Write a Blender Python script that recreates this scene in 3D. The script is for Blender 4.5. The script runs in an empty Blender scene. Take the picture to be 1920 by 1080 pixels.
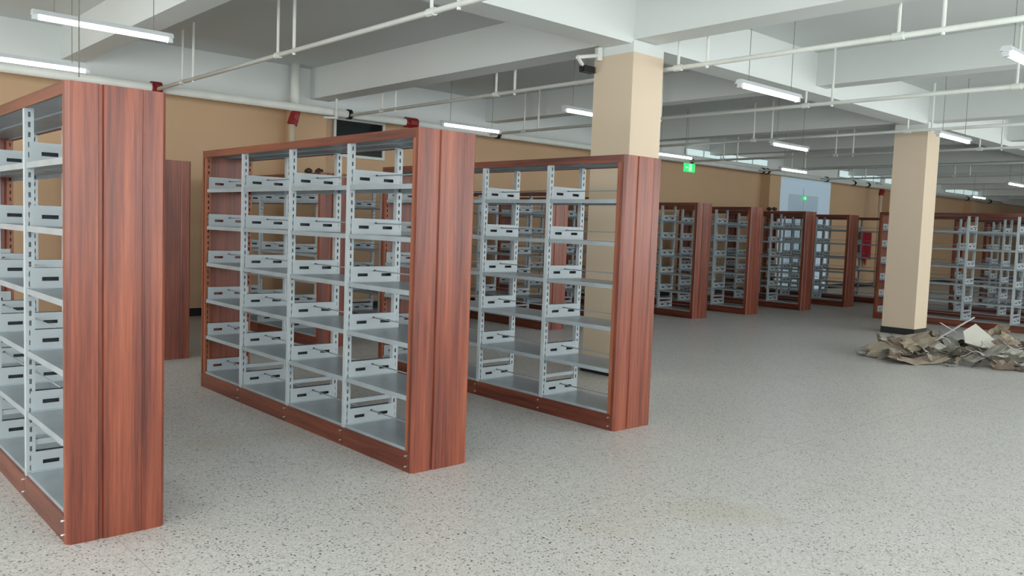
import bpy, bmesh, math, random
from mathutils import Vector, Matrix
random.seed(7)
S = bpy.context.scene
COL = S.collection

# ---------------------------------------------------------------- camera
YAW, PIT, ROL, FPX = .8337, -.0719, .0363, 1556.0
fw = Vector((math.cos(YAW)*math.cos(PIT), math.sin(YAW)*math.cos(PIT), math.sin(PIT)))
r0 = fw.cross(Vector((0, 0, 1))).normalized(); u0 = r0.cross(fw)
rt = r0*math.cos(ROL) + u0*math.sin(ROL); up = -r0*math.sin(ROL) + u0*math.cos(ROL)
cd = bpy.data.cameras.new('camera'); cam = bpy.data.objects.new('camera', cd); COL.objects.link(cam)
mw = Matrix.Identity(4)
for i in range(3):
    mw[i][0], mw[i][1], mw[i][2] = rt[i], up[i], -fw[i]
mw[0][3], mw[1][3], mw[2][3] = 0, 0, 1.6
cam.matrix_world = mw
cd.sensor_width = 36; cd.lens = FPX/1920*36; cd.clip_start = .05; cd.clip_end = 200
S.camera = cam

# ---------------------------------------------------------------- world: even overcast daylight
w = bpy.data.worlds.new('World'); S.world = w; w.use_nodes = True
bg = w.node_tree.nodes['Background']
bg.inputs[0].default_value = (.955, .985, .98, 1); bg.inputs[1].default_value = 5.7
S.view_settings.view_transform = 'Standard'; S.view_settings.look = 'None'
S.view_settings.exposure = 0.24; S.view_settings.gamma = 1; S.view_settings.use_curve_mapping = False
S.cycles.max_bounces = 5; S.cycles.diffuse_bounces = 4; S.cycles.glossy_bounces = 2; S.cycles.transmission_bounces = 1
S.cycles.sample_clamp_indirect = 6; S.cycles.caustics_reflective = False; S.cycles.caustics_refractive = False

# room extents
X0, X1, Y0, Y1, ZC = -4.0, 46.0, -2.6, 13.3, 4.17
XW = 34.3   # the windows reach this far along the front wall
YW = 11.6   # and this far along the left wall
WIN_Z0, WIN_Z1 = .9, 3.45

def portal(name, loc, rot, sx, sy):
    l = bpy.data.lights.new(name, 'AREA'); l.shape = 'RECTANGLE'; l.size = sx; l.size_y = sy
    l.cycles.is_portal = True
    o = bpy.data.objects.new(name, l); COL.objects.link(o); o.location = loc; o.rotation_euler = rot
    return o
portal('daylight_portal', ((X0+XW)/2, Y0-.1, (WIN_Z0+WIN_Z1)/2), (math.radians(90), 0, 0), XW-X0, WIN_Z1-WIN_Z0)
portal('daylight_portal', (X0-.1, (Y0+YW)/2, (WIN_Z0+WIN_Z1)/2), (math.radians(90), 0, math.radians(-90)), YW-Y0, WIN_Z1-WIN_Z0)

# ---------------------------------------------------------------- materials
def lin(c):
    return tuple(((v/255)/12.92 if v/255 <= .04045 else ((v/255+.055)/1.055)**2.4) for v in c) + (1,)
def new_mat(name):
    m = bpy.data.materials.new(name); m.use_nodes = True
    nt = m.node_tree; b = nt.nodes['Principled BSDF']
    return m, nt, b
def N(nt, t, **k):
    n = nt.nodes.new(t)
    for a, v in k.items(): setattr(n, a, v)
    return n
def plain(name, rgb, rough=.5, metal=0, var=.06, scale=3, bump=0, bscale=40, spec=.5):
    m, nt, b = new_mat(name)
    tc = N(nt, 'ShaderNodeTexCoord'); nz = N(nt, 'ShaderNodeTexNoise'); nz.inputs['Scale'].default_value = scale
    nz.inputs['Detail'].default_value = 4
    nt.links.new(tc.outputs['Object'], nz.inputs['Vector'])
    rp = N(nt, 'ShaderNodeValToRGB'); c = lin(rgb)
    rp.color_ramp.elements[0].position = .3; rp.color_ramp.elements[1].position = .7
    rp.color_ramp.elements[0].color = tuple(max(0, v*(1-var)) for v in c[:3])+(1,)
    rp.color_ramp.elements[1].color = tuple(min(1, v*(1+var)) for v in c[:3])+(1,)
    nt.links.new(nz.outputs['Fac'], rp.inputs['Fac']); nt.links.new(rp.outputs['Color'], b.inputs['Base Color'])
    b.inputs['Roughness'].default_value = rough; b.inputs['Metallic'].default_value = metal
    b.inputs['Specular IOR Level'].default_value = spec
    if bump:
        n2 = N(nt, 'ShaderNodeTexNoise'); n2.inputs['Scale'].default_value = bscale
        nt.links.new(tc.outputs['Object'], n2.inputs['Vector'])
        bp = N(nt, 'ShaderNodeBump'); bp.inputs['Strength'].default_value = bump; bp.inputs['Distance'].default_value = .01
        nt.links.new(n2.outputs['Fac'], bp.inputs['Height']); nt.links.new(bp.outputs['Normal'], b.inputs['Normal'])
    return m
def emit(name, rgb, strength):
    m, nt, b = new_mat(name)
    b.inputs['Base Color'].default_value = lin(rgb); b.inputs['Emission Color'].default_value = lin(rgb)
    b.inputs['Emission Strength'].default_value = strength
    return m
def wood(name, cols, sc, rough=.34):
    """streaky reddish laminate; sc stretches the grain along one axis"""
    m, nt, b = new_mat(name)
    tc = N(nt, 'ShaderNodeTexCoord'); oi = N(nt, 'ShaderNodeObjectInfo')
    ad = N(nt, 'ShaderNodeVectorMath', operation='ADD'); ml = N(nt, 'ShaderNodeVectorMath', operation='SCALE')
    cx = N(nt, 'ShaderNodeCombineXYZ')
    for i in range(3): nt.links.new(oi.outputs['Random'], cx.inputs[i])
    ml.inputs['Scale'].default_value = 7
    nt.links.new(cx.outputs[0], ml.inputs[0])
    nt.links.new(tc.outputs['Object'], ad.inputs[0]); nt.links.new(ml.outputs[0], ad.inputs[1])
    def noise(k, det, rg=.5):
        mp = N(nt, 'ShaderNodeMapping'); mp.inputs['Scale'].default_value = tuple(k*s for s in sc)
        nt.links.new(ad.outputs[0], mp.inputs['Vector'])
        nz = N(nt, 'ShaderNodeTexNoise'); nz.inputs['Scale'].default_value = 1; nz.inputs['Detail'].default_value = det
        nz.inputs['Roughness'].default_value = rg; nz.inputs['Distortion'].default_value = .25
        nt.links.new(mp.outputs[0], nz.inputs['Vector']); return nz
    a, c = noise(1, 3), noise(5.5, 6, .65)
    mx = N(nt, 'ShaderNodeMix'); mx.inputs[0].default_value = .45
    nt.links.new(a.outputs['Fac'], mx.inputs[2]); nt.links.new(c.outputs['Fac'], mx.inputs[3])
    rp = N(nt, 'ShaderNodeValToRGB'); e = rp.color_ramp.elements
    ps = (.33, .45, .55, .68)
    e[0].position, e[0].color = ps[0], lin(cols[0]); e[1].position, e[1].color = ps[3], lin(cols[3])
    for p, k in ((ps[1], 1), (ps[2], 2)):
        q = e.new(p); q.color = lin(cols[k])
    nt.links.new(mx.outputs[0], rp.inputs['Fac']); nt.links.new(rp.outputs['Color'], b.inputs['Base Color'])
    b.inputs['Roughness'].default_value = rough; b.inputs['Specular IOR Level'].default_value = .5
    return m
RED = ((70, 33, 28), (111, 53, 38), (134, 69, 48), (160, 89, 60))
M = {}
M['wood_v'] = wood('red wood laminate vertical grain', RED, (11, 11, .35))
M['wood_h'] = wood('red wood laminate horizontal grain', tuple(tuple(int(v*.86) for v in c) for c in RED), (14, .55, 14))
M['oak'] = wood('orange wood laminate post', ((118, 64, 42), (136, 76, 50), (148, 86, 57), (160, 98, 66)), (20, 20, .8), .4)
M['steel'] = plain('pale blue grey painted steel', (177, 187, 192), .38, 0, .05, 6)
M['board'] = plain('grey painted steel board', (150, 160, 166), .33, .0, .09, 5)
M['slotshade'] = plain('painted dark slot shade', (62, 66, 70), .6)  # painted shade seen through the bracket slots, not a separate finish
M['rod'] = plain('zinc rod', (158, 168, 174), .35, .1)
M['screw'] = plain('bright screw', (225, 225, 220), .25, .8)
M['wall'] = plain('beige wall paint', (198, 166, 132), .75, 0, .03, .7, .05, 60)
M['cream'] = plain('cream column paint', (213, 195, 171), .7, 0, .02, .8, .04, 60)
M['white'] = plain('white ceiling paint', (210, 215, 214), .85, 0, .03, .6, .05, 30)
M['soffit'] = plain('white beam paint', (218, 223, 221), .8, 0, .03, .6, .05, 30)
M['black'] = plain('black skirting', (26, 28, 30), .4)
M['pipe'] = plain('white pipe paint', (222, 226, 220), .45)
M['redpipe'] = plain('red fitting', (135, 24, 26), .4)
M['rubber'] = plain('black clamp', (22, 22, 24), .5)
M['wire'] = plain('grey wire', (120, 122, 112), .5)
M['housing'] = plain('lamp housing', (200, 206, 208), .35)
M['tube'] = emit('fluorescent tube', (235, 244, 255), 15)
M['exit'] = emit('exit green', (40, 200, 100), .8)
M['exitwhite'] = emit('exit pictogram white', (200, 255, 215), .8)
M['darkglass'] = plain('dark window glass', (28, 36, 36), .08)
M['frame'] = plain('white window frame', (205, 212, 208), .4)
M['frost'] = emit('daylit pale blue frosted glass', (165, 186, 200), .32)
M['frostdark'] = emit('daylit grey blue glass door leaf', (150, 172, 184), .26)
M['sky'] = emit('daylit pane', (206, 226, 226), .5)
M['clothred'] = plain('crimson cloth', (150, 16, 38), .8)
M['strip'] = plain('floor joint strip', (168, 170, 160), .5)
M['dark'] = plain('dark lump', (50, 40, 36), .7)
# terrazzo floor
m, nt, b = new_mat('terrazzo'); M['floor'] = m
tc = N(nt, 'ShaderNodeTexCoord')
def vor(scale, lo, hi):
    v = N(nt, 'ShaderNodeTexVoronoi'); v.inputs['Scale'].default_value = scale; v.inputs['Randomness'].default_value = 1
    nt.links.new(tc.outputs['Object'], v.inputs['Vector'])
    s = N(nt, 'ShaderNodeSeparateColor'); nt.links.new(v.outputs['Color'], s.inputs[0])
    r = N(nt, 'ShaderNodeMapRange'); r.inputs[1].default_value = lo; r.inputs[2].default_value = hi
    nt.links.new(s.outputs[0], r.inputs[0]); return r, v
def mixc(f, a, c):
    x = N(nt, 'ShaderNodeMix', data_type='RGBA'); nt.links.new(f, x.inputs[0])
    for k, v in ((6, a), (7, c)):
        if isinstance(v, tuple): x.inputs[k].default_value = v
        else: nt.links.new(v, x.inputs[k])
    return x.outputs[2]
nz = N(nt, 'ShaderNodeTexNoise'); nz.inputs['Scale'].default_value = .9; nz.inputs['Detail'].default_value = 5
nt.links.new(tc.outputs['Object'], nz.inputs['Vector'])
base = mixc(nz.outputs['Fac'], lin((190, 187, 182)), lin((196, 197, 196)))
r1, _ = vor(90, .55, 1.0); base = mixc(r1.outputs[0], base, lin((206, 205, 198)))
r2, _ = vor(150, .82, .96); base = mixc(r2.outputs[0], base, lin((148, 145, 137)))
r3, _ = vor(105, .945, .975); base = mixc(r3.outputs[0], base, lin((98, 96, 90)))
# ochre stains, blotches with a shape of their own
n4 = N(nt, 'ShaderNodeTexNoise'); n4.inputs['Scale'].default_value = .55; n4.inputs['Detail'].default_value = 6
nt.links.new(tc.outputs['Object'], n4.inputs['Vector'])
st = N(nt, 'ShaderNodeMapRange'); st.inputs[1].default_value = .60; st.inputs[2].default_value = .78; st.inputs[4].default_value = .45
nt.links.new(n4.outputs['Fac'], st.inputs[0]); base = mixc(st.outputs[0], base, lin((172, 158, 122)))
nt.links.new(base, b.inputs['Base Color'])
rr = N(nt, 'ShaderNodeMapRange'); rr.inputs[3].default_value = .30; rr.inputs[4].default_value = .48
nt.links.new(nz.outputs['Fac'], rr.inputs[0]); nt.links.new(rr.outputs[0], b.inputs['Roughness'])
b.inputs['Specular IOR Level'].default_value = .45

# ---------------------------------------------------------------- mesh helpers
def box(bm, a, c):
    x0, y0, z0 = a; x1, y1, z1 = c
    v = [bm.verts.new(p) for p in ((x0,y0,z0),(x1,y0,z0),(x1,y1,z0),(x0,y1,z0),(x0,y0,z1),(x1,y0,z1),(x1,y1,z1),(x0,y1,z1))]
    for f in ((0,3,2,1),(4,5,6,7),(0,1,5,4),(1,2,6,5),(2,3,7,6),(3,0,4,7)): bm.faces.new([v[i] for i in f])
def cyl(bm, a, c, r, n=10, r2=None):
    a, c = Vector(a), Vector(c); d = (c-a).normalized()
    t = Vector((0,0,1)) if abs(d.z) < .9 else Vector((1,0,0))
    p = d.cross(t).normalized(); q = d.cross(p); r2 = r if r2 is None else r2
    A = [bm.verts.new(a+(p*math.cos(2*math.pi*i/n)+q*math.sin(2*math.pi*i/n))*r) for i in range(n)]
    B = [bm.verts.new(c+(p*math.cos(2*math.pi*i/n)+q*math.sin(2*math.pi*i/n))*r2) for i in range(n)]
    for i in range(n):
        j = (i+1) % n; bm.faces.new((A[i], A[j], B[j], B[i]))
    bm.faces.new(A[::-1]); bm.faces.new(B)
def prism(bm, poly, z0, z1):
    A = [bm.verts.new((x, y, z0)) for x, y in poly]; B = [bm.verts.new((x, y, z1)) for x, y in poly]
    n = len(poly)
    for i in range(n):
        j = (i+1) % n; bm.faces.new((A[i], A[j], B[j], B[i]))
    bm.faces.new(A[::-1]); bm.faces.new(B)
def mesh(bm, name, mat, smooth=False):
    bmesh.ops.recalc_face_normals(bm, faces=bm.faces)
    me = bpy.data.meshes.new(name); bm.to_mesh(me); bm.free(); me.materials.append(mat)
    if smooth:
        for p in me.polygons: p.use_smooth = True
    return me
def link(name, me, parent=None, loc=(0,0,0)):
    o = bpy.data.objects.new(name, me); COL.objects.link(o); o.location = loc
    if parent: o.parent = parent
    return o
def tag(o, label, cat, group=None):
    o['label'] = label; o['category'] = cat
    if group: o['group'] = group
    return o
def struct(name, me, label, parent=None):
    o = link(name, me, parent)
    if parent is None:
        o['kind'] = 'structure'; o['label'] = label
    return o
def boxes(name, mat, *bs):
    bm = bmesh.new()
    for a, c in bs: box(bm, a, c)
    return mesh(bm, name, mat)
def root(name, loc, label, cat, group=None):
    o = bpy.data.objects.new(name, None); COL.objects.link(o); o.location = loc; o.empty_display_size = .1
    return tag(o, label, cat, group)

# ---------------------------------------------------------------- the hall
fl = struct('floor', boxes('floor', M['floor'], ((X0, Y0, -.12), (X1, Y1, 0))), 'grey speckled terrazzo floor of the library hall')
k = 0
for x in (-2.6, 1.275, 5.15, 9.03, 12.9, 16.8):
    link('joint_strip', boxes('joint_strip', M['strip'], ((x-.0025, Y0, -.002), (x+.0025, Y1, .0006))), fl)
for y in (-1.2, 1.0, 3.2, 8.6):
    link('joint_strip', boxes('joint_strip', M['strip'], ((X0, y-.0025, -.002), (X1, y+.0025, .0006))), fl)
struct('ceiling', boxes('ceiling', M['white'], ((X0, Y0, ZC), (X1, Y1, ZC+.15))), 'white painted concrete slab ceiling')
struct('wall_back', boxes('wall_back', M['wall'], ((X0, Y1, 0), (X1, Y1+.2, 3.5))), 'long beige painted back wall behind the bookshelves')
bs = [((X0-.2, Y0-.2, 0), (X0, Y1+.2, WIN_Z0)), ((X0-.2, Y0-.2, WIN_Z1), (X0, Y1+.2, ZC)), ((X0-.2, YW, WIN_Z0), (X0, Y1+.2, WIN_Z1))]
y = Y0-.2
while y < YW-.6:
    bs.append(((X0-.2, y, WIN_Z0), (X0, y+.5, WIN_Z1))); y += 3.6
wl = struct('wall_left', boxes('wall_left', M['wall'], *bs), 'beige window wall at the left end of the hall')
y = Y0-.2
while y < YW-.6:
    for k in range(1, 4):
        a = y+.5+3.1*k/4
        link('mullion', boxes('mullion', M['frame'], ((X0-.14, a-.025, WIN_Z0), (X0-.08, a+.025, WIN_Z1))), wl)
    link('transom', boxes('transom', M['frame'], ((X0-.14, y+.5, 2.5), (X0-.08, y+3.6, 2.55))), wl)
    y += 3.6
# window wall behind the photographer and at the far right end: sill, head and piers, real openings
bs = [((X0, Y0-.2, 0), (X1, Y0, WIN_Z0)), ((X0, Y0-.2, WIN_Z1), (X1, Y0, ZC)), ((XW, Y0-.2, WIN_Z0), (X1, Y0, WIN_Z1))]
x = X0
while x < XW-.5:
    bs.append(((x, Y0-.2, WIN_Z0), (x+.5, Y0, WIN_Z1))); x += 3.48
wf = struct('wall_front', boxes('wall_front', M['white'], *bs), 'white window wall on the daylight side of the hall')
x = X0
while x < XW-.5:
    for k in range(1, 4):
        a = x+.5+2.98*k/4 if k < 4 else 0
        link('mullion', boxes('mullion', M['frame'], ((a-.025, Y0-.14, WIN_Z0), (a+.025, Y0-.08, WIN_Z1))), wf)
    link('transom', boxes('transom', M['frame'], ((x+.5, Y0-.14, 2.5), (x+3.48, Y0-.08, 2.55))), wf)
    x += 3.48
struct('wall_right', boxes('wall_right', M['white'], ((X1, Y0, 0), (X1+.2, Y1, ZC))), 'white wall at the far right end of the hall')
struct('baseboard_back', boxes('baseboard_back', M['black'], ((X0, Y1-.015, 0), (X1, Y1, .13))), 'black skirting along the beige back wall')
# beams
BW, BY0, BY1, BZ = .30, 5.90, 6.28, 3.62
struct('ceiling_beam', boxes('ceiling_beam', M['soffit'], ((X0, BY0, BZ), (X1, BY1, ZC))), 'deep white main beam running over the row of columns')
struct('ceiling_beam', boxes('ceiling_beam', M['soffit'], ((X0, 13.0, 3.5), (X1, Y1+.2, ZC))), 'white edge beam on top of the beige back wall')
COLX = [-.79, 6.96, 14.72, 22.5, 30.25, 38.0]
for i, cx in enumerate(COLX):
    where = 'left of the nearest bookshelf' if i == 0 else ('over the cream column behind the third bookshelf' if i == 1 else ('over the column beside the cardboard heap' if i == 2 else ('behind the long right-hand bookshelf', 'far down the hall on the right', 'at the very far end of the hall')[i-3]))
    struct('ceiling_beam', boxes('ceiling_beam', M['soffit'], ((cx+.03, Y0, 3.665), (cx+.40, 13.0, ZC))), 'white cross beam ' + where)
    sx = cx + 3.95
    where = ('over the nearest bookshelves, left in the picture', 'between the two cream columns', 'behind the column beside the cardboard heap', 'far right', 'farther right', 'at the far end')[i]
    struct('ceiling_beam', boxes('ceiling_beam', M['soffit'], ((sx, Y0, 3.72), (sx+.30, 13.0, ZC))), 'white secondary beam ' + where)
# columns
CW, CD = .515, .56
for i, cx in enumerate(COLX[1:]):
    cy = 5.87
    o = link('column', boxes('column', M['cream'], ((cx, cy, 0), (cx+CW, cy+CD, 3.53))), None)
    o['kind'] = 'structure'; o['label'] = ('square cream column behind the third bookshelf', 'square cream column with black skirting beside the cardboard heap', 'cream column behind the long right-hand bookshelf', 'distant cream column', 'farthest cream column')[i]
    link('capital', boxes('capital', M['soffit'], ((cx, cy, 3.53), (cx+CW, cy+CD, BZ+.02))), o)
    t = .012
    link('skirting', boxes('skirting', M['black'], ((cx-t, cy-t, 0), (cx+CW+t, cy, .11)), ((cx-t, cy+CD, 0), (cx+CW+t, cy+CD+t, .11)),
         ((cx-t, cy, 0), (cx, cy+CD, .11)), ((cx+CW, cy, 0), (cx+CW+t, cy+CD, .11))), o)
for i, cx in enumerate((6.72, 14.48, 21.75, 29.7, 37.5)):
    o = link('pilaster', boxes('pilaster', M['wall'], ((cx, 13.0, 0), (cx+.6, Y1, 3.5))), None)
    o['kind'] = 'structure'; o['label'] = ('beige pilaster beside the dark high window', 'beige pilaster hidden behind the cream column', 'beige pilaster left of the pale blue glass door', 'beige pilaster with the red fire riser', 'farthest beige pilaster')[i]

# high dark window
def window(name, x0, x1, z0, z1, y, label, pane, nx=1, fr=.05):
    o = link(name, boxes(name, M['frame'], ((x0-fr, y-.05, z0-fr), (x1+fr, y, z0)), ((x0-fr, y-.05, z1), (x1+fr, y, z1+fr)),
             ((x0-fr, y-.05, z0), (x0, y, z1)), ((x1, y-.05, z0), (x1+fr, y, z1))))
    o['kind'] = 'structure'; o['label'] = label
    wd = (x1-x0)/nx
    for i in range(nx):
        a = x0+i*wd
        link('pane', boxes('pane', pane, ((a+(.015 if i else 0), y-.02, z0), (a+wd-(.015 if i < nx-1 else 0), y-.012, z1))), o)
        if i: link('mullion', boxes('mullion', M['frame'], ((a-.015, y-.04, z0), (a+.015, y, z1))), o)
    return o
window('window_1', 7.66, 8.64, 2.82, 3.42, Y1-.005, 'dark high window in the beige wall beside the pilaster', M['darkglass'], 1)
window('window_2', 17.6, 21.5, 3.64, 3.80, 12.995, 'narrow pale transom window above the wall pipe', M['sky'], 5, .02)
window('window_3', 25.8, 29.9, 3.64, 3.84, 12.995, 'pale transom window right of the blue glass door', M['sky'], 5, .02)
window('window_4', 34.5, 38.4, 3.64, 3.84, 12.995, 'distant pale transom window right of the cream column', M['sky'], 4, .02)
# pale blue glazed entrance
o = link('door_1', boxes('door_1', M['frost'], ((22.72, Y1-.06, 0), (23.25, Y1, 3.45)), ((25.1, Y1-.06, 0), (25.85, Y1, 3.45)), ((23.25, Y1-.06, 2.95), (25.1, Y1, 3.45))))
o['kind'] = 'structure'; o['label'] = 'pale blue glazed entrance in the back wall'
for a in (23.25, 24.19):
    d = link('door_leaf', boxes('door_leaf', M['frostdark'], ((a+.01, Y1-.045, .01), (a+.915, Y1-.005, 2.94))), o)
    link('handle', boxes('handle', M['screw'], ((a+(.82 if a < 24 else .07), Y1-.09, .9), (a+(.85 if a < 24 else .10), Y1-.045, 1.5))), d)

# ---------------------------------------------------------------- bookshelves
SL, SWD, SH = 3.465, .46, 2.21
HW = SWD/2
LEV = [.15+.342*i for i in range(6)]
FR = [SL*i/4 for i in range(5)]
PT = .05
def end_panel_mesh():
    # plan profile: chamfered edges and two shallow grooves on the outer face
    g = .012
    P = [(-HW, PT), (-HW, .022), (-HW+.018, .004), (-HW+.14, 0), (-HW+.146, g), (-HW+.160, g), (-HW+.166, 0),
         (HW-.118, 0), (HW-.114, g*.35), (HW-.106, g*.35), (HW-.102, 0), (HW-.018, .004), (HW, .022), (HW, PT)]
    bm = bmesh.new(); prism(bm, P, 0, SH)
    return mesh(bm, 'end_panel', M['wood_v'])
def post_mesh(mat, name):
    # slotted channel upright: plain outer faces, holes along both inner faces; length along z
    bm = bmesh.new(); sx, sy, z0, z1 = .046, .038, .13, 2.155
    xs = [-sx/2, -.006, .006, sx/2]; zs = [z0]; z = z0+.03
    holes = set()
    while z+.03 < z1-.02:
        zs += [z, z+.028]; holes.add(len(zs)-2); z += .054
    zs.append(z1)
    for y in (-sy/2, sy/2):
        V = [[bm.verts.new((x, y, q)) for x in xs] for q in zs]
        for i in range(len(zs)-1):
            for j in range(3):
                if j == 1 and i in holes: continue
                bm.faces.new((V[i][j], V[i][j+1], V[i+1][j+1], V[i+1][j]))
    for x in (-sx/2, sx/2):
        v = [bm.verts.new(p) for p in ((x, -sy/2, z0), (x, sy/2, z0), (x, sy/2, z1), (x, -sy/2, z1))]; bm.faces.new(v)
    box(bm, (-.004, -.004, z0), (.004, .004, z1))
    return mesh(bm, name, mat)
def bracket_mesh(slots):
    bm = bmesh.new(); xs = [-.2, -.142, -.058, -.008, .008, .058, .142, .2]; zs = [0, .040, .062, .076, .088, .112]
    V = [[bm.verts.new((x, 0, z)) for x in xs] for z in zs]; F = []
    for i in range(len(zs)-1):
        for j in range(len(xs)-1):
            if slots and i == 1 and j in (1, 5): continue
            if slots and i == 3 and j == 3: continue
            F.append(bm.faces.new((V[i][j], V[i][j+1], V[i+1][j+1], V[i+1][j])))
    g = bmesh.ops.extrude_face_region(bm, geom=F)
    for v in g['geom']:
        if isinstance(v, bmesh.types.BMVert): v.co.y -= .004
    box(bm, (-.2, -.02, 0), (.2, -.004, .004))
    me = mesh(bm, 'bracket', M['steel'])
    if not slots:            # frame side coloured dark to paint the shade behind the front bracket's slots
        me.materials.append(M['slotshade'])
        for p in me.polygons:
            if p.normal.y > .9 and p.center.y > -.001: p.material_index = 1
    return me
def board_mesh():
    bm = bmesh.new(); L = SL/4-.048; h = HW-.014
    box(bm, (-h, 0, -.004), (h, L, 0))
    for s in (-1, 1): box(bm, (min(s*h, s*(h-.006)), 0, -.032), (max(s*h, s*(h-.006)), L, -.004))
    box(bm, (-.012, 0, -.016), (.012, L, -.004))
    return mesh(bm, 'shelf_board', M['board'])
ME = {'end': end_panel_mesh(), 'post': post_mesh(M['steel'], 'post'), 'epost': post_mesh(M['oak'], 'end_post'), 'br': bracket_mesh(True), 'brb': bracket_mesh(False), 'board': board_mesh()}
bm = bmesh.new(); cyl(bm, (0, 0, 0), (0, SL/4-.05, 0), .0045, 8); ME['rod'] = mesh(bm, 'stop_rod', M['rod'], True)
ME['kick'] = boxes('kick_panel', M['wood_h'], ((-.007, .0015, 0), (.007, SL/4-.0015, .13)))
bm = bmesh.new(); cyl(bm, (-.0115, 0, 0), (0, 0, 0), .006, 8, .007); ME['screw'] = mesh(bm, 'screw', M['screw'])
ME['fascia'] = boxes('top_fascia', M['wood_h'], ((-.008, PT, 2.15), (.008, SL-PT, SH)))
ME['top'] = boxes('top_board', M['board'], ((-HW+.016, PT, 2.165), (HW-.016, SL-PT, 2.195)), ((-.02, PT, 2.155), (.02, SL-PT, 2.165)), ((-HW+.016, PT, 2.155), (-HW+.03, SL-PT, 2.165)), ((HW-.03, PT, 2.155), (HW-.016, SL-PT, 2.165)))
ME['cross'] = boxes('cross_bar', M['steel'], ((-.178, -.012, .30), (.178, .012, .33)))

def bookshelf(x, y, label, group, detail=2):
    r = root('bookshelf', (x+HW, y, 0), label, 'bookshelf', group)
    o = link('end_panel', ME['end'], r); o = link('end_panel', ME['end'], r, (0, SL, 0)); o.scale = (1, -1, 1)
    link('top_board', ME['top'], r)
    for s in (-1, 1):
        link('top_fascia', ME['fascia'], r, (s*(HW-.008), 0, 0))
        for k in (0, 1): link('end_post', ME['epost'], r, (s*(HW-.030), PT+.0195 if k == 0 else SL-PT-.0195, 0))
        for k in range(4):
            ka, kb = (PT if k == 0 else FR[k]), (SL-PT if k == 3 else FR[k+1])
            kp = link('kick_panel', ME['kick'], r, (s*(HW-.008), ka, 0)); kp.scale = (1, (kb-ka)/(SL/4), 1)
            if detail > 1 and s < 0:
                for dy in (.016,):
                    for z in (.035, .105): link('screw', ME['screw'], kp, (-.007, dy, z))
        for k in (1, 2, 3): link('post', ME['post'], r, (s*(HW-.030), FR[k], 0))
    for k in (1, 2, 3): link('cross_bar', ME['cross'], r, (0, FR[k], 0))
    for k in range(4):
        a = FR[k]+(.02 if k else PT+.04); b_ = FR[k+1]-(.02 if k < 3 else PT+.04)
        for z in LEV:
            o = link('shelf_board', ME['board'], r, (0, a+.002, z)); o.scale = (1, (b_-a-.004)/(SL/4-.048), 1)
            o = link('bracket', ME['br'], r, (0, b_-.0, z))
            if detail > 0:
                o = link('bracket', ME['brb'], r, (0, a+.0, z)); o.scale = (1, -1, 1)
                o = link('stop_rod', ME['rod'], r, (0, a+.005, z+.08)); o.scale = (1, (b_-a-.01)/(SL/4-.05), 1)
    return r
G1 = 'bookshelves of the front row'; G2 = 'bookshelves of the row along the back wall'
YA, YB = 4.28, 9.33
bookshelf(1.06, YA, 'nearest double-sided bookshelf, cut by the left edge, tall red-brown wood end panel', G1)
bookshelf(3.07, YA, 'second bookshelf from the left, four bays, red-brown wood end panel', G1)
bookshelf(5.045, YA, 'third bookshelf from the left, standing in front of the cream column', G1)
for i, x in enumerate((17.25, 19.28, 21.3, 23.3)):
    bookshelf(x, YA, ('long bookshelf at the right edge, directly behind the cardboard heap', 'bookshelf right behind the long right-edge bookshelf', 'third bookshelf deep behind the cardboard heap', 'fourth and farthest bookshelf behind the cardboard heap')[i], G1, 1)
for i, x in enumerate((3.12, 5.2, 7.2, 9.19, 11.15, 13.15, 14.99, 17.2, 19.28, 21.3)):
    bookshelf(x, YB, ('dark end panel showing between the nearest and second bookshelf, back row', 'back-row bookshelf seen through the middle bays of the second bookshelf', 'back-row bookshelf hidden behind the second bookshelf\'s end panel', 'back-row bookshelf whose red end panel shows through the third bookshelf', 'back-row bookshelf mostly hidden behind the third bookshelf\'s end panel',
        'back-row bookshelf just right of the third bookshelf, under the exit sign', 'second free-standing back-row bookshelf right of the third bookshelf', 'third free-standing back-row bookshelf, in front of the pale blue door', 'fourth free-standing back-row bookshelf with a grey-lit end panel', 'back-row bookshelf left of the column, in front of the crimson cloth')[i], G2, 1)

# ---------------------------------------------------------------- fluorescent lamps
ME['l_house'] = None
bm = bmesh.new()
A = [(-.055, 0), (.055, 0), (.03, .045), (-.03, .045)]
va = [bm.verts.new((-.62, yy, zz)) for yy, zz in A]; vb = [bm.verts.new((.62, yy, zz)) for yy, zz in A]
for i in range(4):
    j = (i+1) % 4; bm.faces.new((va[i], va[j], vb[j], vb[i]))
bm.faces.new(va); bm.faces.new(vb[::-1])
ME['l_house'] = mesh(bm, 'housing', M['housing'])
bm = bmesh.new(); cyl(bm, (-.575, 0, -.022), (.575, 0, -.022), .018, 12); ME['l_tube'] = mesh(bm, 'tube', M['tube'], True)
ME['l_cap'] = boxes('end_cap', M['housing'], ((-.022, -.024, -.044), (.022, .024, 0)))
def lamp(x, y, z, label):
    r = root('fluorescent_lamp', (x, y, z), label, 'lamp', 'hanging fluorescent lamps')
    link('housing', ME['l_house'], r); link('tube', ME['l_tube'], r)
    for s in (-1, 1):
        link('end_cap', ME['l_cap'], r, (s*.597, 0, 0))
        top = ZC - z
        bm = bmesh.new(); cyl(bm, (s*.44, 0, .045), (s*.44, 0, top), .004, 6); link('wire', mesh(bm, 'wire', M['wire']), r)
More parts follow.
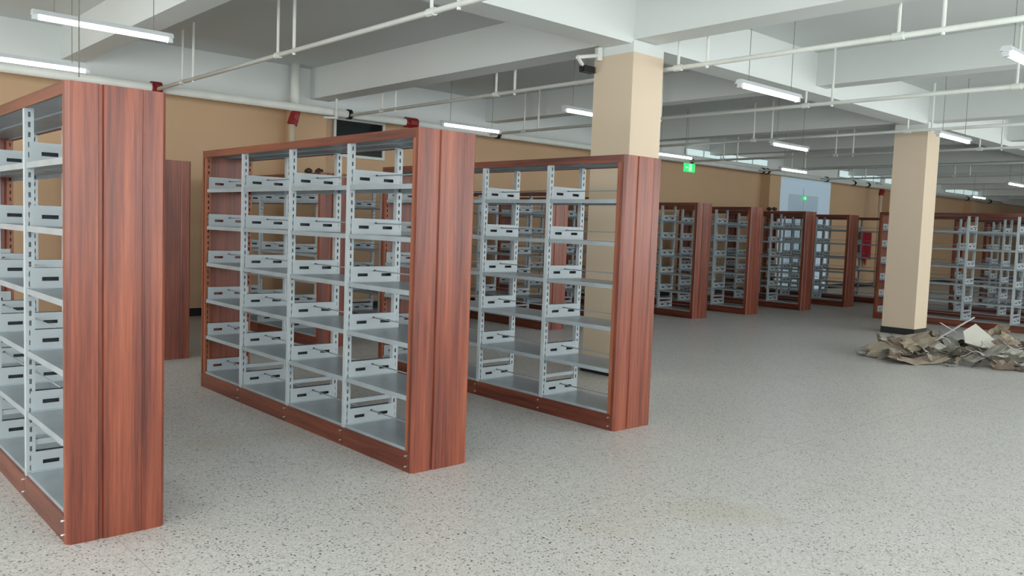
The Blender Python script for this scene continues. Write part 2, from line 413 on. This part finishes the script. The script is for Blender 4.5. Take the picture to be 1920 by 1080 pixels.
for x, y, z, t in ((2.47, 8.58, 3.36, 'lit tube lamp high at the top left, above the nearest bookshelf'), (2.2, 10.4, 3.22, 'lit tube lamp at the left edge, farther back over the beige wall'),
    (8.65, 10.65, 3.22, 'lit tube lamp just over the second bookshelf\'s end panel'), (8.62, 7.92, 3.22, 'lit tube lamp partly hidden by the cream column'),
    (8.36, 5.06, 3.22, 'lit tube lamp right of the first cream column'), (8.34, 2.5, 3.22, 'lit tube lamp cut by the right edge near the top'),
    (13.5, 7.72, 3.22, 'tube lamp hanging between the two columns, farther back'), (13.5, 5.0, 3.22, 'lit tube lamp touching the top of the second column'),
    (14.0, 10.6, 3.22, 'lit tube lamp left of the green exit sign'), (18.25, 10.3, 3.22, 'lit tube lamp above the pale blue door'),
    (24.3, 7.4, 3.22, 'small distant lit tube lamp at the far right'), (30.6, 10.4, 3.22, 'tiny distant tube lamp right of the second column')):
    lamp(x, y, z, t)

# ---------------------------------------------------------------- sprinkler pipes
PZ = 3.43
def pipe_run(x, ya, yb, label, ys):
    r = root('sprinkler_pipe', (x, ya, PZ), label, 'pipe', 'sprinkler branch pipes')
    bm = bmesh.new(); cyl(bm, (0, 0, 0), (0, yb-ya, 0), .026, 12); link('pipe', mesh(bm, 'pipe', M['pipe'], True), r)
    for y in ys:
        bm = bmesh.new(); cyl(bm, (0, y-ya, -.045), (0, y-ya, ZC-PZ), .018, 8); link('hanger', mesh(bm, 'hanger', M['pipe']), r)
        bm = bmesh.new(); cyl(bm, (0, y-ya+.38, 0), (0, y-ya+.38, ZC-PZ-.06), .016, 8); cyl(bm, (0, y-ya+.38, ZC-PZ-.06), (0, y-ya+.38, ZC-PZ-.03), .026, 8, .006)
        link('sprinkler_riser', mesh(bm, 'sprinkler_riser', M['pipe']), r)
        bm = bmesh.new(); cyl(bm, (0, y-ya+.33, 0), (0, y-ya+.43, 0), .036, 10); link('tee_fitting', mesh(bm, 'tee_fitting', M['pipe']), r)
    return r
HY = (2.95, 5.55, 8.42, 11.25)
for i, x in enumerate((4.33, 7.56, 10.72, 14.05, 17.3, 20.5, 24.0)):
    t = ('nearest white sprinkler pipe, over the second bookshelf', 'white sprinkler pipe passing beside the first cream column', 'white sprinkler pipe between the two columns', 'white sprinkler pipe just in front of the second column',
         'white sprinkler pipe behind the second column', 'distant white sprinkler pipe', 'farthest white sprinkler pipe')[i]
    pipe_run(x, -2.9, 12.62, t, [h for h in HY if not (i == 1 and h == 5.55)] + ([5.35] if i == 1 else []))
# main pipe along the back wall
r = root('main_pipe', (X0, 12.66, 3.45), 'thick grey-white water main along the top of the back wall', 'pipe')
bm = bmesh.new(); cyl(bm, (.1, 0, 0), (44, 0, 0), .062, 16); link('pipe', mesh(bm, 'pipe', M['pipe'], True), r)
def ring(x, mat, name, hw=.035, rad=.085):
    bm = bmesh.new(); n = 14
    cyl(bm, (x-X0-hw, 0, 0), (x-X0+hw, 0, 0), rad, n)
    for s in (-1, 1): box(bm, (x-X0-hw*.6, s*rad-.02, -.03), (x-X0+hw*.6, s*rad+.02, .03))
    link(name, mesh(bm, name, mat), r)
for x in (7.56, 10.95, 17.4, 20.75, 21.0, 24.4, 26.2, 27.2, 36.0, 38.5): ring(x, M['rubber'], 'clamp')
for x in (4.33, 8.85): ring(x, M['redpipe'], 'coupling', .12 if x > 5 else .07, .095)
# fire riser beside the first pilaster, and one far away
for i, (x, y) in enumerate(((6.62, 12.80), (28.6, 12.80))):
    r = root('fire_riser', (x, y, 0), ('vertical water riser with a red fitting beside the dark window', 'distant vertical riser with a red fitting beside the second column')[i], 'pipe', 'vertical fire risers')
    bm = bmesh.new(); cyl(bm, (0, 0, 3.40), (0, 0, ZC), .08, 16); link('upper_pipe', mesh(bm, 'upper_pipe', M['pipe'], True), r)
    bm = bmesh.new(); cyl(bm, (-.05, 0, 3.18), (.02, 0, 3.41), .085, 14, .075); cyl(bm, (-.02, -.10, 3.3), (-.02, .02, 3.3), .05, 10); link('red_fitting', mesh(bm, 'red_fitting', M['redpipe']), r)
    bm = bmesh.new(); cyl(bm, (-.05, 0, 0), (-.05, 0, 3.18), .058, 14); link('lower_pipe', mesh(bm, 'lower_pipe', M['cream'], True), r)
# conduit elbow next to the pilaster
r = root('conduit_elbow', (7.1, 12.55, 3.3), 'white conduit bend hanging in front of the wall pipe', 'pipe')
bm = bmesh.new(); cyl(bm, (.15, 0, .06), (.15, 0, .5), .022, 8); cyl(bm, (.17, 0, .05), (-.08, 0, .03), .022, 8); link('conduit', mesh(bm, 'conduit', M['pipe']), r)
# camera arm on the first column
r = root('security_camera', (6.93, 6.33, 3.5), 'white conduit arm with a black camera on the first column', 'camera')
bm = bmesh.new(); cyl(bm, (.0, 0, -.02), (0, 0, .12), .035, 10); cyl(bm, (0, 0, .04), (-.30, .05, -.02), .022, 8); cyl(bm, (-.30, .05, -.02), (-.16, .1, -.08), .022, 8); link('arm', mesh(bm, 'arm', M['pipe']), r)
bm = bmesh.new(); box(bm, (-.17, .06, -.15), (.0, .14, -.08)); cyl(bm, (-.19, .10, -.115), (-.17, .10, -.115), .028, 10); link('camera_body', mesh(bm, 'camera_body', M['rubber']), r)
# hanging cable at the left
bm = bmesh.new(); cyl(bm, (2.06, 7.9, 2.76), (2.06, 7.9, ZC), .006, 6); tag(link('hanging_cable', mesh(bm, 'hanging_cable', M['wire'])), 'thin hanging cable crossing the lamps at top left', 'cable')

# exit signs: green board, white running figure and door
def exit_sign(x, y, z, sc, label, drop):
    r = root('exit_sign', (x, y, z), label, 'sign', 'green exit signs')
    link('sign_board', boxes('sign_board', M['exit'], ((-.18*sc, -.015, -.09*sc), (.18*sc, .015, .09*sc))), r)
    bm = bmesh.new(); y_ = -.018
    def q(a, c, d, e): box(bm, (a*sc, y_, c*sc), (d*sc, -.015, e*sc))
    q(-.02, -.07, .045, -.06); q(-.02, .06, .06, .07); q(-.03, -.07, -.02, .07); q(.05, -.07, .06, .07)
    q(.005, .03, .025, .05); q(-.002, -.02, .022, .028); q(-.015, -.05, .0, -.02); q(.018, -.045, .032, -.02); q(.022, .0, .04, .012)
    q(-.14, -.008, -.06, .008); q(-.14, -.02, -.125, .02)
    link('pictogram', mesh(bm, 'pictogram', M['exitwhite']), r)
    bm = bmesh.new(); cyl(bm, (-.15*sc, 0, .09*sc), (-.15*sc, 0, drop), .006, 6); link('rod', mesh(bm, 'rod', M['wire']), r)
exit_sign(14.4, 10.5, 2.99, 1.0, 'small green exit sign hanging from the ceiling near the back wall', ZC-2.99)
exit_sign(24.2, 13.225, 2.86, .6, 'faint green exit sign over the pale blue glass door', .30)

# crimson cloth on the back wall
bm = bmesh.new(); n = 8
top = []
for i in range(n+1):
    x = 28.1 + .85*i/n; y = 13.22 - .03*math.sin(i*1.9)
    zb = .95 + (.18 if i % 3 == 0 else 0) - (.2 if i in (4, 5) else 0)
    top.append((bm.verts.new((x, y, 1.9)), bm.verts.new((x, y-.01, zb))))
F = [bm.faces.new((top[i][0], top[i+1][0], top[i+1][1], top[i][1])) for i in range(n)]
g = bmesh.ops.extrude_face_region(bm, geom=F)
for v in g['geom']:
    if isinstance(v, bmesh.types.BMVert): v.co.y += .012
tag(link('wall_cloth', mesh(bm, 'wall_cloth', M['clothred'])), 'crimson cloth with a ragged hem hanging on the far wall', 'banner')

# two dark lumps on a back-row shelf top, two more farther right
def lump(x, y, label, s=.05):
    bm = bmesh.new(); bmesh.ops.create_icosphere(bm, subdivisions=2, radius=s)
    for v in bm.verts:
        v.co *= 1+.25*math.sin(v.co.x*70+x*9)*math.cos(v.co.y*60+v.co.z*50); v.co.z *= .7
    mn = min(v.co.z for v in bm.verts)
    for v in bm.verts: v.co.z -= mn
    o = link('packing_wad', mesh(bm, 'packing_wad', M['dark'], True), None, (x, y, SH)); return tag(o, label, 'wad', 'dark wads on the shelf tops')
lump(5.31, 9.87, 'left of two dark wads on the back-row shelf top, seen over the second bookshelf')
lump(5.43, 9.81, 'right of two dark wads on the back-row shelf top, seen over the second bookshelf')
lump(17.36, 10.36, 'left of two small wads on the shelf top left of the blue door', .06)
lump(17.36, 10.22, 'right of two small wads on the shelf top left of the blue door', .06)

# ---------------------------------------------------------------- cardboard heap
CARD = [plain('cardboard brown', (150, 139, 120), .85, 0, .1, 8), plain('cardboard grey', (146, 144, 134), .85, 0, .1, 8),
        plain('cardboard dark', (102, 96, 86), .9, 0, .12, 8), plain('card pale', (184, 183, 172), .8, 0, .06, 8), plain('card tan', (164, 148, 132), .85, 0, .08, 8)]
CNAME = {m_.name: n_ for m_, n_ in zip(CARD, ('brown', 'grey', 'dark brown', 'pale', 'tan'))}
PLAST = plain('white plastic strap', (196, 196, 200), .5)
HC = Vector((12.62, 4.02, 0)); ra = Vector((.74, -.672, 0)); rb = Vector((.672, .74, 0)); HA, HB, HH = 1.75, .85, .30
def hgt(a, b_):
    d = (a/HA)**2+(b_/HB)**2
    return max(0, HH*(1-d))
def scrap(sx, sy, fold, curl, rng, mat):
    bm = bmesh.new(); nx, ny = 6, 4; V = []
    jag = [rng.uniform(.7, 1.1) for _ in range(nx+1)]; skew = rng.uniform(-.3, .3)
    for i in range(nx+1):
        row = []
        for j in range(ny+1):
            u, v = i/nx-.5, j/ny-.5
            x = u*sx*(1+.15*math.sin(j*2.1+sx*20)); y = v*sy*jag[i]+skew*x
            z = curl*(u*u)*sx*2 + (fold*max(0, u-.08)*sx) + .012*math.sin(i*2.3+j)
            row.append(bm.verts.new((x, y, z)))
        V.append(row)
    F = [bm.faces.new((V[i][j], V[i+1][j], V[i+1][j+1], V[i][j+1])) for i in range(nx) for j in range(ny)]
    g = bmesh.ops.extrude_face_region(bm, geom=F)
    for v in g['geom']:
        if isinstance(v, bmesh.types.BMVert): v.co.z += .006
    return bm
def settle(bm, rot, a, b_, lift):
    """turn the scrap, then let it lie on the heap"""
    bmesh.ops.transform(bm, matrix=rot, verts=bm.verts)
    p = HC+ra*a+rb*b_
    mn = min(v.co.z for v in bm.verts)
    zb = max(.002, lift)
    for v in bm.verts: v.co.z += zb-mn
    return p
rng = random.Random(11)
Rz = lambda a: Matrix.Rotation(a, 4, 'Z'); Rx = lambda a: Matrix.Rotation(a, 4, 'X'); Ry = lambda a: Matrix.Rotation(a, 4, 'Y')
for i in range(150):
    t = rng.uniform(0, 2*math.pi); q = math.sqrt(rng.random())*.98
    a, b_ = HA*q*math.cos(t), HB*q*math.sin(t)
    s = rng.choice((.12, .16, .22, .28, .36)); mat = rng.choice(CARD)
    bm = scrap(s*rng.uniform(.9, 1.5), s*rng.uniform(.5, .9), rng.uniform(-.6, .9), rng.uniform(-.5, .5), rng, mat)
    tl = .75*(1-q*.6)
    p = settle(bm, Rz(rng.uniform(0, 6.28)) @ Rx(rng.uniform(-tl, tl)) @ Ry(rng.uniform(-tl, tl)), a, b_, hgt(a, b_)*rng.uniform(.25, .85)-.03)
    o = link('cardboard_scrap', mesh(bm, 'cardboard_scrap', mat), None, p)
    zone = 'left end' if a < -.75 else ('middle' if a < .35 else 'right end')
    row = 'front edge' if b_ < -.3 else ('back' if b_ > .3 else 'crest')
    size = 'large' if s > .25 else ('mid-sized' if s > .14 else 'small')
    tag(o, size+' torn '+CNAME[mat.name]+' cardboard piece at the '+row+' of the heap, '+zone, 'cardboard', 'torn cardboard pieces in the heap')
# the pieces one can single out
def big(name, bm, rot, a, b_, lift, mat, label, cat='cardboard'):
    p = settle(bm, rot, a, b_, lift); tag(link(name, mesh(bm, name, mat), None, p), label, cat)
face = math.atan2(-.672, .74)
big('cardboard_sheet', scrap(.92, .42, .05, .05, rng, CARD[0]), Rz(face) @ Ry(-.24) @ Rx(.36), -1.22, .0, .02, CARD[0], 'large brown cardboard sheet sloping up on the left of the heap')
big('cardboard_sheet', scrap(.8, .34, .0, .16, rng, CARD[4]), Rz(face) @ Rx(.10), -1.2, -.48, .0, CARD[4], 'curved flat cardboard sheet on the floor at the front left of the heap')
bm = bmesh.new(); prism(bm, [(-.22, -.10), (.34, -.22), (.28, -.06), (.02, .22), (-.20, .08)], 0, .012)
big('card_board', bm, Rz(face) @ Rx(.95) @ Ry(.1), -.22, -.12, .13, CARD[3], 'pale pointed board standing up in the middle of the heap')
bm = bmesh.new(); box(bm, (-.3, -.02, 0), (.3, .02, .012)); big('plastic_strip', bm, Rz(face) @ Ry(-.58), -.42, .1, .26, PLAST, 'long white strip sticking up out of the heap', 'strip')
bm = bmesh.new(); box(bm, (-.14, -.014, 0), (.14, .014, .01)); big('plastic_strip', bm, Rz(face) @ Ry(.5), -.52, .1, .36, PLAST, 'short pink-white strip crossing the long strip on the heap', 'strip')
for i in range(9):
    a, b_ = rng.uniform(-1.3, 1.4), rng.uniform(-.75, -.1)
    bm = bmesh.new(); L = rng.uniform(.18, .4); pts = [Vector((L*(k/6-.5), .12*L*math.sin(k*.9+i), .05*math.sin(k*.8+i*2)+.05)) for k in range(7)]
    for k in range(6): cyl(bm, pts[k], pts[k+1], .006, 5)
    p = settle(bm, Rz(rng.uniform(0, 6.28)), a, b_, hgt(a, b_)*.9)
    tag(link('packing_strap', mesh(bm, 'packing_strap', PLAST), None, p), 'curled white packing strap on the '+('left' if a < -.5 else ('middle' if a < .5 else 'right'))+(' front edge' if b_ < -.45 else ' slope')+' of the cardboard heap', 'strap', 'white packing straps in the heap')
